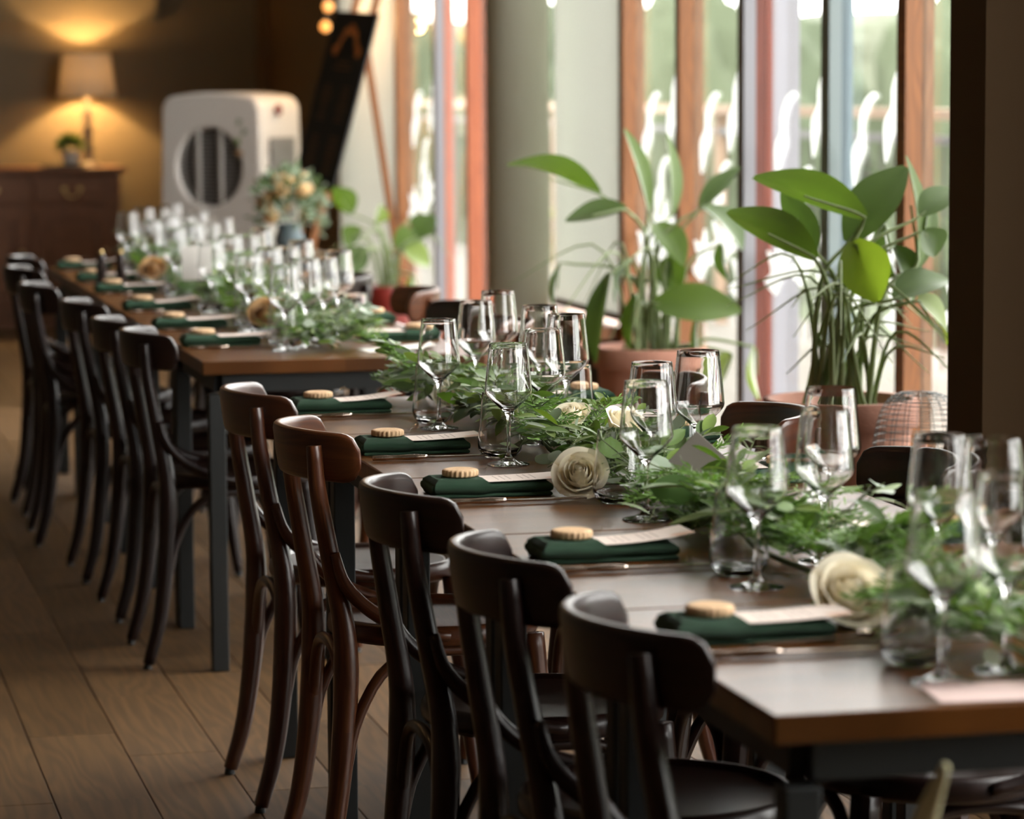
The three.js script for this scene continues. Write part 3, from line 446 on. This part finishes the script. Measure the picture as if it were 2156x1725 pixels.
// roses
const keepClear = [];
const petal = (R, Hh, open, w) => { const g = new THREE.PlaneGeometry(1, 1, 8, 8), p = g.attributes.position; for (let i = 0; i < p.count; i++) { const u = p.getX(i) * 2, v = p.getY(i) + .5, a = u * w, belly = .42 + .58 * Math.sin(Math.min(1, v * 1.35) * Math.PI / 2), rr = R * belly * (1 - .10 * v * v + open * Math.pow(v, 6)), hgt = Hh * v * (1 - .16 * u * u * v) - open * Hh * .35 * Math.pow(v, 6); p.setXYZ(i, Math.cos(a) * rr, hgt, Math.sin(a) * rr); } g.computeVertexNormals(); return g; };
function rose(pos, R, mat, label, tiltX, tiltZ, group) {
  const e = new THREE.Euler(tiltX, 0, tiltZ), ax = V3(0, 1, 0).applyEuler(e), o = pos.clone().addScaledVector(ax, -R * .7), t = thing('rose', label, 'rose', [o.x, o.y, o.z], 0, group); t.rotation.copy(e); keepClear.push([pos.clone(), R * 1.15]);
  const rings = [[.26, 3, -.06, 1.35], [.34, 3, -.03, 1.25], [.44, 4, 0, 1.0], [.58, 4, .05, 1.0], [.74, 5, .12, .85], [.9, 5, .25, .82], [1.04, 5, .42, .72]]; let q = 0;
  for (const [k, n, op, w] of rings) { const g = petal(R * k, R * (1.52 - .34 * k * k), op, w); for (let i = 0; i < n; i++) { const m = part('petal', g, mat, t); m.rotation.y = i / n * 6.283 + q; m.rotation.z = (i % 2) * .05; m.scale.y = 1 - .03 * (i % 3); } q += .73; }
  part('bud_core', lathe([[0, 0], [R * .2, R * .1], [R * .22, R * .9], [R * .15, R * 1.35], [R * .05, R * 1.44], [0, R * 1.4]], 14), mat, t);
  part('calyx', new THREE.SphereGeometry(R * .42, 10, 8).translate(0, .0, 0), M.stem, t);
}
const RP = (px, py, z) => atZ(px, py, z);
rose(RP(1222, 1000, -4.77), .034, M.rose, 'large white rose beside the menu card on the ninth table', 1.0, .25, 'white roses in the garland');
rose(RP(1792, 1252, -3.54), .040, M.rose, 'large white rose behind the menu card on the eleventh table', .85, -.05, 'white roses in the garland');
rose(RP(1203, 878, -5.34), .028, M.rose, 'white rose half hidden under the wine glasses', .4, .3, 'white roses in the garland');
rose(RP(1310, 893, -5.1), .028, M.rose, 'white rose low among the wine glass stems', .5, -.5, 'white roses in the garland');
rose(RP(948, 832, -6.08), .028, M.rose, 'cream rose behind a tumbler on the seventh table', .7, .2, 'white roses in the garland');
rose(RP(560, 660, -8.1), .036, M.rosePeach, 'peach rose in the six-table row greenery', .8, .2, 'peach roses in the garland');
rose(RP(322, 566, -10.02), .034, M.rosePeach, 'peach rose farther along the six-table row', .8, .2, 'peach roses in the garland');

garland(-3.12, -6.5, 320, 7, 'leafy green garland along the five-table row');
garland(-7.55, -11.35, 300, 8, 'leafy green garland along the six-table row');

// ---------------------------------------------------------------- big leafed plants by the windows
function strelLeaf(base, tip, wd, roll, sag) {
  const n = 14, pos = [], idx = [], uv = [], d = V3().subVectors(tip, base), L = d.length(), x = d.clone().normalize(), up = Math.abs(x.y) > .92 ? V3(-.4, 0, 1) : V3(0, 1, 0), s = V3().crossVectors(x, up).normalize(), nn = V3().crossVectors(s, x); s.applyAxisAngle(x, roll); nn.applyAxisAngle(x, roll);
  const P = V3();
  for (let i = 0; i <= n; i++) { const t = i / n, w = wd * .5 * Math.pow(Math.sin(Math.PI * Math.min(1, t * .93 + .04)), .8) * (1 - .25 * t); P.copy(base).addScaledVector(d, t).addScaledVector(nn, sag * L * Math.sin(Math.PI * t)); for (const k of [-1, -.5, 0, .5, 1]) { const f = Math.abs(k) * .35 * w; pos.push(P.x + s.x * k * w + nn.x * f, P.y + s.y * k * w + nn.y * f, P.z + s.z * k * w + nn.z * f); uv.push(t, (k + 1) / 2); } }
  for (let i = 0; i < n; i++) for (let j = 0; j < 4; j++) { const a = i * 5 + j; idx.push(a, a + 1, a + 5, a + 1, a + 6, a + 5); }
  const g = new THREE.BufferGeometry(); g.setAttribute('position', new THREE.Float32BufferAttribute(pos, 3)); g.setAttribute('uv', new THREE.Float32BufferAttribute(uv, 2)); g.setIndex(idx); g.computeVertexNormals(); return g;
}
function potPlant(pot, root, leaves, z, potR, potH, potMat, label, extra, seed) {
  const t = thing('potted_plant', label, 'plant', [root.x, 0, root.z]), off = V3(-root.x, 0, -root.z), r = rng(seed);
  part('pot', lathe([[0, 0], [potR * .72, 0], [potR * .95, potH - .06], [potR * 1.04, potH - .06], [potR * 1.04, potH], [potR * .92, potH], [potR * .9, potH - .04], [0, potH - .04]], 40), potMat, t);
  part('soil', new THREE.CylinderGeometry(potR * .9, potR * .9, .01, 24).translate(0, potH - .036, 0), M.soil, t);
  for (const [bx, by, tx, ty, wd, dzb, dzt, roll, mi, sag = .08] of leaves) {
    const b = atZ(bx, by, z + dzb).add(off), e = atZ(tx, ty, z + dzt).add(off), a = V3((r() - .5) * potR * .9, potH - .03, (r() - .5) * potR * .9);
    const lf = part('leaf', strelLeaf(b, e, wd * 1.35, roll, sag), M.strel[mi], t);
    const mid = a.clone().lerp(b, .5); mid.y = Math.max(a.y, b.y) * .5 + mid.y * .5 + .03; mid.x = a.x + (b.x - a.x) * .35; mid.z = a.z + (b.z - a.z) * .35;
    part('petiole', taperTube([a, mid, b.clone().lerp(mid, .12), b, b.clone().lerp(e, .55)], [.008, .006, .005, .0025], 22, 6), M.petiole, lf);
  }
  for (let i = 0; i < extra; i++) { const a = V3((r() - .5) * potR, potH - .03, (r() - .5) * potR), q = r() * 6.28, l = .2 + r() * .3; part('stalk', taperTube([a, a.clone().add(V3(Math.cos(q) * l * .25, l * .7, Math.sin(q) * l * .25)), a.clone().add(V3(Math.cos(q) * l * .8, l * (.7 - r() * .5), Math.sin(q) * l * .8))], [.006, .004, .001], 14, 5), M.petiole, t); }
  return t;
}
{
  const z1 = -9.0, c1 = atZ(1368, 735, z1);
  potPlant(0, V3(c1.x, 0, z1), [
    [1262, 408, 1066, 349, .09, .05, .1, .5, 0, .12], [1318, 440, 1190, 466, .07, .1, .15, .9, 1, .05], [1366, 445, 1314, 272, .075, 0, .05, 1.2, 0, .04], [1414, 452, 1402, 280, .085, -.05, -.1, 1.3, 0, .03],
    [1474, 440, 1558, 352, .06, 0, -.05, .4, 1, .04], [1480, 436, 1562, 528, .12, .05, .1, .3, 1, .1], [1374, 640, 1560, 655, .10, .1, .15, 1.2, 0, .12], [1284, 575, 1256, 765, .09, .1, .15, .9, 1, .05], [1404, 540, 1432, 612, .08, 0, .05, 1.1, 0, .05],
    [1180, 552, 1168, 656, .05, 0, 0, 1.2, 1, .05], [1519, 512, 1533, 592, .07, 0, 0, 1.1, 1, .05], [1540, 745, 1512, 842, .11, .05, .1, 1.4, 2, .04], [1588, 730, 1600, 842, .1, .05, .1, 1.4, 2, .04], [1470, 660, 1480, 800, .07, .1, .1, 1.3, 1, .04], [1340, 620, 1330, 740, .08, .1, .1, 1.1, 0, .05], [1380, 470, 1440, 560, .08, 0, .1, .4, 0, .1], [1330, 545, 1296, 640, .08, .05, .1, 1, 1, .08]],
  z1, .165, .62, M.terracotta, 'broad leafed potted plant between the round column and white post', 10, 31);
  const z2 = -6.75, c2 = atZ(1770, 860, z2);
  potPlant(0, V3(c2.x, 0, z2), [
    [1822, 460, 1586, 374, .085, .05, .12, .7, 0, .07], [1718, 546, 1532, 446, .085, .05, .12, .7, 0, .07], [1716, 528, 1646, 405, .06, 0, 0, 1, 1, .05], [1785, 512, 1908, 352, .10, 0, -.03, .7, 1, .05], [1932, 560, 1906, 328, .08, -.05, -.1, 1.3, 0, .04], [1925, 570, 1962, 404, .07, -.1, -.12, 1.2, 1, .03], [1938, 455, 2002, 398, .06, 0, -.05, .6, 1, .05],
    [1798, 506, 1848, 636, .10, .08, .12, 1.2, 2, .06], [1882, 630, 2000, 590, .08, .05, 0, .5, 1, .08], [1930, 632, 1992, 726, .10, .05, 0, .9, 2, .08], [1944, 484, 1968, 540, .08, 0, 0, 1.1, 1, .05], [1880, 520, 1920, 640, .10, -.08, -.1, 1.1, 1, .05], [1860, 470, 1890, 590, .09, -.1, -.1, 1.2, 1, .05]],
  z2, .17, .685, M.terracotta, 'broad leafed potted plant beside the brown pillar', 22, 32);
  const z3 = -13.6, c3 = atZ(815, 515, z3);
  potPlant(0, V3(c3.x, 0, z3), [
    [740, 450, 702, 395, .1, 0, 0, .9, 0], [790, 470, 800, 430, .1, 0, 0, 1.2, 2], [830, 520, 890, 500, .12, 0, 0, .8, 0], [850, 530, 905, 560, .12, .1, .1, .8, 2], [880, 500, 915, 455, .12, 0, 0, .8, 1], [770, 520, 740, 580, .12, .1, .1, 1.2, 1], [870, 580, 890, 640, .12, .1, .1, 1.2, 0], [760, 480, 730, 520, .1, 0, 0, 1, 0]],
  z3, .105, .52, M.redGlaze, 'leafy plant in a red pot behind the easel legs', 8, 33);
}
{ // wire mesh dome
  const z = -6.35, c = atZ(1935, 920, z), t = thing('wire_mesh_dome', 'fine grey wire mesh dome on a stand behind the chairs', 'wire dome', [c.x, 0, z]);
  const wire = std({ color: lin(.16, .17, .17), roughness: .4, metalness: .8 }), R = .105, y0 = .50, hh = .235, gs = [];
  const prof = (u) => [R * Math.pow(Math.cos(u * Math.PI / 2), .45), y0 + hh * Math.pow(Math.sin(u * Math.PI / 2), .9)];
  for (let i = 0; i < 20; i++) { const a = i / 20 * 6.283; gs.push(taperTube(Array.from({ length: 10 }, (_, k) => { const [rr, y] = prof(k / 9 * .985); return V3(Math.cos(a) * rr, y, Math.sin(a) * rr); }), [.0008, .0008], 16, 4)); }
  for (let k = 0; k < 18; k++) { const [rr, y] = prof(k / 18 * .97); gs.push(new THREE.TorusGeometry(rr, .0008, 4, 40).rotateX(Math.PI / 2).translate(0, y, 0)); }
  part('mesh', merge(gs), wire, t).userData.kind = 'stuff'; part('rim', new THREE.TorusGeometry(R, .004, 8, 40).rotateX(Math.PI / 2).translate(0, y0 + .004, 0), wire, t);
  part('stand_top', new THREE.CylinderGeometry(.13, .13, .02, 32).translate(0, y0 - .01, 0), M.chairDark[0], t); part('stand_leg', new THREE.CylinderGeometry(.02, .02, y0 - .02, 12).translate(0, (y0 - .02) / 2, 0), M.chairDark[0], t); part('stand_foot', new THREE.CylinderGeometry(.1, .11, .02, 24).translate(0, .01, 0), M.chairDark[0], t);
}

// ---------------------------------------------------------------- far end of the room
{ // dresser
  const z0 = -18.4, t = thing('dresser', 'brown wooden dresser with brass pulls against the back wall', 'dresser', [0, 0, z0]), xs = [.545, 1.025, 1.505, 1.985];
  part('body', merge([uvBox(.5, 2.03, .06, .9, -.5, -.02), uvBox(.52, 2.01, 0, .06, -.48, -.04)]), M.dresser, t); part('top', rb(1.6, .035, .53, .008, 2).translate(1.265, .9175, -.24), M.dresser, t);
  for (let i = 0; i < 3; i++) { const a = xs[i] + .02, b = xs[i + 1] - .02, m = (a + b) / 2;
    const d = part('drawer', rb(b - a, .14, .025, .006, 2).translate(m, .80, -.01), M.dresser, t); const pg = []; for (const s of [-1, 1]) pg.push(new THREE.CylinderGeometry(.016, .016, .006, 14).rotateX(Math.PI / 2).translate(m + s * .045, .81, .006)); pg.push(new THREE.TorusGeometry(.045, .006, 8, 20, Math.PI).rotateZ(Math.PI).translate(m, .808, .014)); part('pull', merge(pg), M.brass, d, 'brass drop pull');
    const dr = part('door', merge([uvBox(a, a + .075, .1, .7, -.02, .004), uvBox(b - .075, b, .1, .7, -.02, .004), uvBox(a + .075, b - .075, .62, .7, -.02, .004), uvBox(a + .075, b - .075, .1, .18, -.02, .004)]), M.dresser, t); part('door_panel', rb(b - a - .16, .43, .014, .006, 2).translate(m, .40, -.014), M.dresser, dr); part('knob', new THREE.SphereGeometry(.014, 12, 8).translate(b - .035, .45, .015), M.brass, dr); }
  // runner, small plant
  const r0 = atZ(150, 340, -18.5); single('dark_runner', rb(.26, .012, .3, .004, 1), M.black, 'dark cloth mat under the small plant on the dresser', 'mat', [r0.x - .04, .941, -18.56]);
  const p = thing('small_potted_plant', 'small bushy plant in a white pot on the dresser', 'plant', [r0.x, .947, -18.5]); part('pot', lathe([[0, 0], [.045, 0], [.06, .085], [.055, .085], [.05, .07], [0, .07]], 24), M.whitePlastic, p);
  const rr = rng(55), g = []; for (let i = 0; i < 160; i++) { const o = new THREE.Object3D(), d = V3(rr() - .5, rr() * .9, rr() - .5).normalize(); orient(o, V3(0, .08, 0).addScaledVector(d, .03 + rr() * .05), d, rr() * 6, .9); o.updateMatrix(); g.push(LG.ruscus[0].clone().applyMatrix4(o.matrix)); } part('foliage', merge(g), M.ruscus[0], p).userData.kind = 'stuff';
}
{ // evaporative cooler
  const z = -16, c = atZ(478, 300, z), t = thing('air_cooler', 'tall white air cooler with round louvred grille in the corner', 'air cooler', [c.x + .03, 0, z - .1], -.754), w = .60, d = .36;
  const s = new THREE.Shape(); s.moveTo(-w / 2 + .01, 0); s.lineTo(w / 2 - .01, 0); s.lineTo(w / 2, .7); s.lineTo(w / 2 - .012, 1.18); s.quadraticCurveTo(w / 2 - .02, 1.235, w / 2 - .08, 1.24); s.quadraticCurveTo(0, 1.27, -w / 2 + .08, 1.24); s.quadraticCurveTo(-w / 2 + .02, 1.235, -w / 2 + .012, 1.18); s.lineTo(-w / 2, .7); s.closePath();
  const hole = new THREE.Path(); hole.absarc(-.01, .89, .215, 0, Math.PI * 2); s.holes.push(hole);
  const front = new THREE.ExtrudeGeometry(s, { depth: .07, bevelEnabled: true, bevelSize: .015, bevelThickness: .02, bevelSegments: 3, curveSegments: 32 }); s.holes.length = 0; const rear = new THREE.ExtrudeGeometry(s, { depth: d - .1, bevelEnabled: true, bevelSize: .015, bevelThickness: .015, bevelSegments: 2, curveSegments: 24 });
  part('front_cover', mv(front, 0, .1, d / 2 - .09), M.whitePlastic, t); part('housing', mv(rear, 0, .1, -d / 2), M.whitePlastic, t);
  part('grille_back', new THREE.CircleGeometry(.225, 40).translate(-.01, .99, d / 2 - .078), M.black, t);
  for (let i = 0; i < 19; i++) { const y = -.18 + i * .02, hw = Math.sqrt(.2 ** 2 - y * y); part('louvre', rb(hw * 2, .009, .02, .002, 1).translate(-.01, .99 + y, d / 2 - .035), M.grille, t); }
  for (const x of [-.07, .07]) { const hw = Math.sqrt(.2 ** 2 - x * x); part('grille_bar', rb(.02, hw * 2, .02, .004, 1).translate(-.01 + x, .99, d / 2 - .012), M.grilleBar, t); }
  part('side_vent', merge([uvBox(w / 2 + .0145, w / 2 + .02, .72, 1.14, -.12, .10), ...Array.from({ length: 16 }, (_, i) => uvBox(w / 2 + .014, w / 2 + .026, .73 + i * .026, .738 + i * .026, -.12, .1))]), M.grille, t);
  for (const [x, y, k] of [[.17, 1.2, 0], [.2, 1.15, 0], [.185, 1.1, 1], [.21, 1.06, 2]]) { const g = leafGeo(.06, .03, .1, .1); g.rotateX(Math.PI / 2); g.rotateZ(1 + k); part('printed_sprig', g.translate(x, y, d / 2 + .002), [M.euca[0], M.fern[0], M.rosePeach][k], t); }
  part('badge', new THREE.CylinderGeometry(.03, .03, .004, 20).rotateZ(Math.PI / 2).translate(w / 2 + .018, 1.28, .02), M.redGlaze, t, 'red round badge');
  for (const x of [-1, 1]) for (const q of [-1, 1]) part('caster', new THREE.CylinderGeometry(.04, .04, .03, 16).rotateZ(Math.PI / 2).translate(x * .2, .04, q * .13), M.black, t);
}
{ // seating board on an easel
  const TL = atZ(702, 22, -14.85), TR = atZ(806, 30, -14.3), BL = atZ(624, 388, -14.85), BR = atZ(694, 404, -14.3);
  const c = V3().add(TL).add(TR).add(BL).add(BR).multiplyScalar(.25), u = V3().subVectors(TR, TL).add(BR).sub(BL).multiplyScalar(.5), v = V3().subVectors(TL, BL).add(TR).sub(BR).multiplyScalar(.5), w = u.length(), h = v.length(); u.normalize(); const nrm = V3().crossVectors(u, v).normalize(); const vv = V3().crossVectors(nrm, u);
  const cv = document.createElement('canvas'); cv.width = 400; cv.height = 620; const x = cv.getContext('2d'); x.fillStyle = '#0b0908'; x.fillRect(0, 0, 400, 620); x.fillStyle = '#a8592a'; const r = rng(17);
  for (let i = 0; i < 150; i++) { const a = Math.PI * (1 - r()), R = 62 + r() * 26; const px = 200 + Math.cos(a) * R * 1.15, py = 130 - Math.sin(a) * R; x.globalAlpha = .55 + r() * .4; x.fillStyle = ['#e08238', '#bd6428', '#ef9c4c'][i % 3]; x.beginPath(); x.ellipse(px, py, 5 + r() * 8, 4 + r() * 5, r() * 3, 0, 7); x.fill(); }
  for (const sx of [-1, 1]) for (let i = 0; i < 40; i++) { x.fillStyle = ['#e08238', '#bd6428', '#ef9c4c'][i % 3]; x.beginPath(); x.ellipse(200 + sx * (92 + r() * 40), 120 + r() * 26, 6 + r() * 8, 5 + r() * 6, r() * 3, 0, 7); x.fill(); }
  x.globalAlpha = .8; x.fillStyle = '#a8703c'; for (const [y, l] of [[175, 120], [195, 170]]) x.fillRect(200 - l / 2, y, l, 5); for (const cx of [110, 290]) for (const y0 of [260, 440]) for (let k = 0; k < 9; k++) { const l = 50 + r() * 50; x.fillRect(cx - l / 2, y0 + k * 15, l, 4); }
  const tx = new THREE.CanvasTexture(cv); tx.colorSpace = THREE.SRGBColorSpace;
  const t = thing('seating_chart', 'black seating chart board with orange floral arch on easel', 'sign', [c.x, c.y, c.z]); t.quaternion.setFromRotationMatrix(new THREE.Matrix4().makeBasis(u, vv, nrm));
  part('board', rb(w, h, .012, .002, 1), M.black, t); part('print', new THREE.PlaneGeometry(w * .98, h * .98).translate(0, 0, .0065), std({ map: tx, roughness: .6 }), t);
  const e = thing('easel', 'wooden tripod easel holding the black seating board', 'easel'), bot = V3().addVectors(BL, BR).multiplyScalar(.5), top = V3().addVectors(TL, TR).multiplyScalar(.5), back = nrm.clone().multiplyScalar(-.028), up = V3().subVectors(top, bot).normalize();
  const leg = (a, b) => { const d = V3().subVectors(b, a), l = d.length(), g = rb(.035, l, .022, .003, 1); const q = new THREE.Quaternion().setFromUnitVectors(V3(0, 1, 0), d.normalize()); g.applyQuaternion(q); const m = V3().addVectors(a, b).multiplyScalar(.5); return g.translate(m.x, m.y, m.z); };
  const k = (p, s) => { const a = p.clone().addScaledVector(up, s); return a; }, gl = (p) => { const s = p.y / up.y; return p.clone().addScaledVector(up, -s); };
  for (const f of [.3, .7]) { const b0 = BL.clone().lerp(BR, f).add(back), t0 = TL.clone().lerp(TR, f).add(back); part('front_leg', leg(gl(b0), t0.clone().addScaledVector(up, .12)), M.frameWood, e); }
  const hinge = top.clone().add(back.clone().multiplyScalar(2.2)).addScaledVector(up, -.1), foot = atZ(852, 640, -14.6); const dd = V3().subVectors(foot, hinge); const fl = hinge.clone().addScaledVector(dd, hinge.y / -dd.y); part('rear_leg', leg(fl, hinge), M.frameWood, e);
  part('ledge', leg(BL.clone().addScaledVector(nrm, .0).addScaledVector(up, -.03), BR.clone().addScaledVector(up, -.03)), M.frameWood, e);
}
{ // bouquet on a plinth
  const z = -13.9, c = atZ(608, 430, z), t = thing('flower_bouquet', 'bouquet of amber roses and eucalyptus in a dark vase', 'bouquet', [c.x, .66, z]), r = rng(66), g = [], gg = [];
  part('vase', lathe([[0, 0], [.05, 0], [.07, .05], [.05, .11], [.06, .13], [.05, .13], [.04, .11], [0, .1]], 24), M.frameSlate, t);
  for (let i = 0; i < 420; i++) { const d = V3(r() - .5, r() * .9 - .15, r() - .5).normalize(), o = new THREE.Object3D(); orient(o, V3(0, .18, 0).addScaledVector(V3(d.x * 1.0, d.y * 1.15, d.z), .05 + r() * .13), d, r() * 6, 1); o.updateMatrix(); (i % 2 ? g : gg).push((i % 2 ? LG.ruscus[0] : LG.euca[0]).clone().applyMatrix4(o.matrix)); }
  part('green_leaves', merge(g), M.ruscus[0], t).userData.kind = 'stuff'; part('grey_leaves', merge(gg), M.euca[0], t).userData.kind = 'stuff';
  for (let i = 0; i < 14; i++) { const a = r() * 6.28, h = r(), s = new THREE.SphereGeometry(.032 + r() * .01, 12, 10); const p = s.attributes.position; for (let k = 0; k < p.count; k++) { const f = 1 + .08 * Math.sin(p.getX(k) * 400) * Math.cos(p.getZ(k) * 350 + p.getY(k) * 200); p.setXYZ(k, p.getX(k) * f, p.getY(k) * f * .9, p.getZ(k) * f); } s.computeVertexNormals(); part('bloom', s.translate(Math.cos(a) * (.13 - h * .07), .16 + h * .17, Math.sin(a) * (.13 - h * .07)), M.rosePeach, t); }
  single('plinth', rb(.3, .66, .3, .006, 2).translate(0, .33, 0), M.wallBrown, 'brown square plinth carrying the bouquet', 'plinth', [c.x, 0, z]);
}
{ // pale blade leaning into the view from a tall vase by the first table
  const a = atZ(1925, 1790, -2.9), b = atZ(1990, 1618, -2.66), t = thing('dried_grass_vase', 'pale dried blade rising from a tall floor vase before the first chairs', 'vase', [a.x - .02, 0, a.z]), o = V3(-(a.x - .02), 0, -a.z);
  part('vase', lathe([[0, 0], [.07, 0], [.09, .15], [.05, .38], [.045, .45], [.04, .45], [.04, .38], [0, .3]], 28), M.whitePlastic, t);
  const g = taperTube([V3(-.01, .36, 0), V3(0, .55, 0), a.clone().add(o), a.clone().lerp(b, .6).add(o), b.clone().add(o)], [.004, .008, .013, .013, .006], 24, 8, .8); part('dried_blade', g, std({ color: lin(.5, .46, .27), roughness: .8 }), t, 'pale yellowish blade');
}
renderer.render(scene, camera);
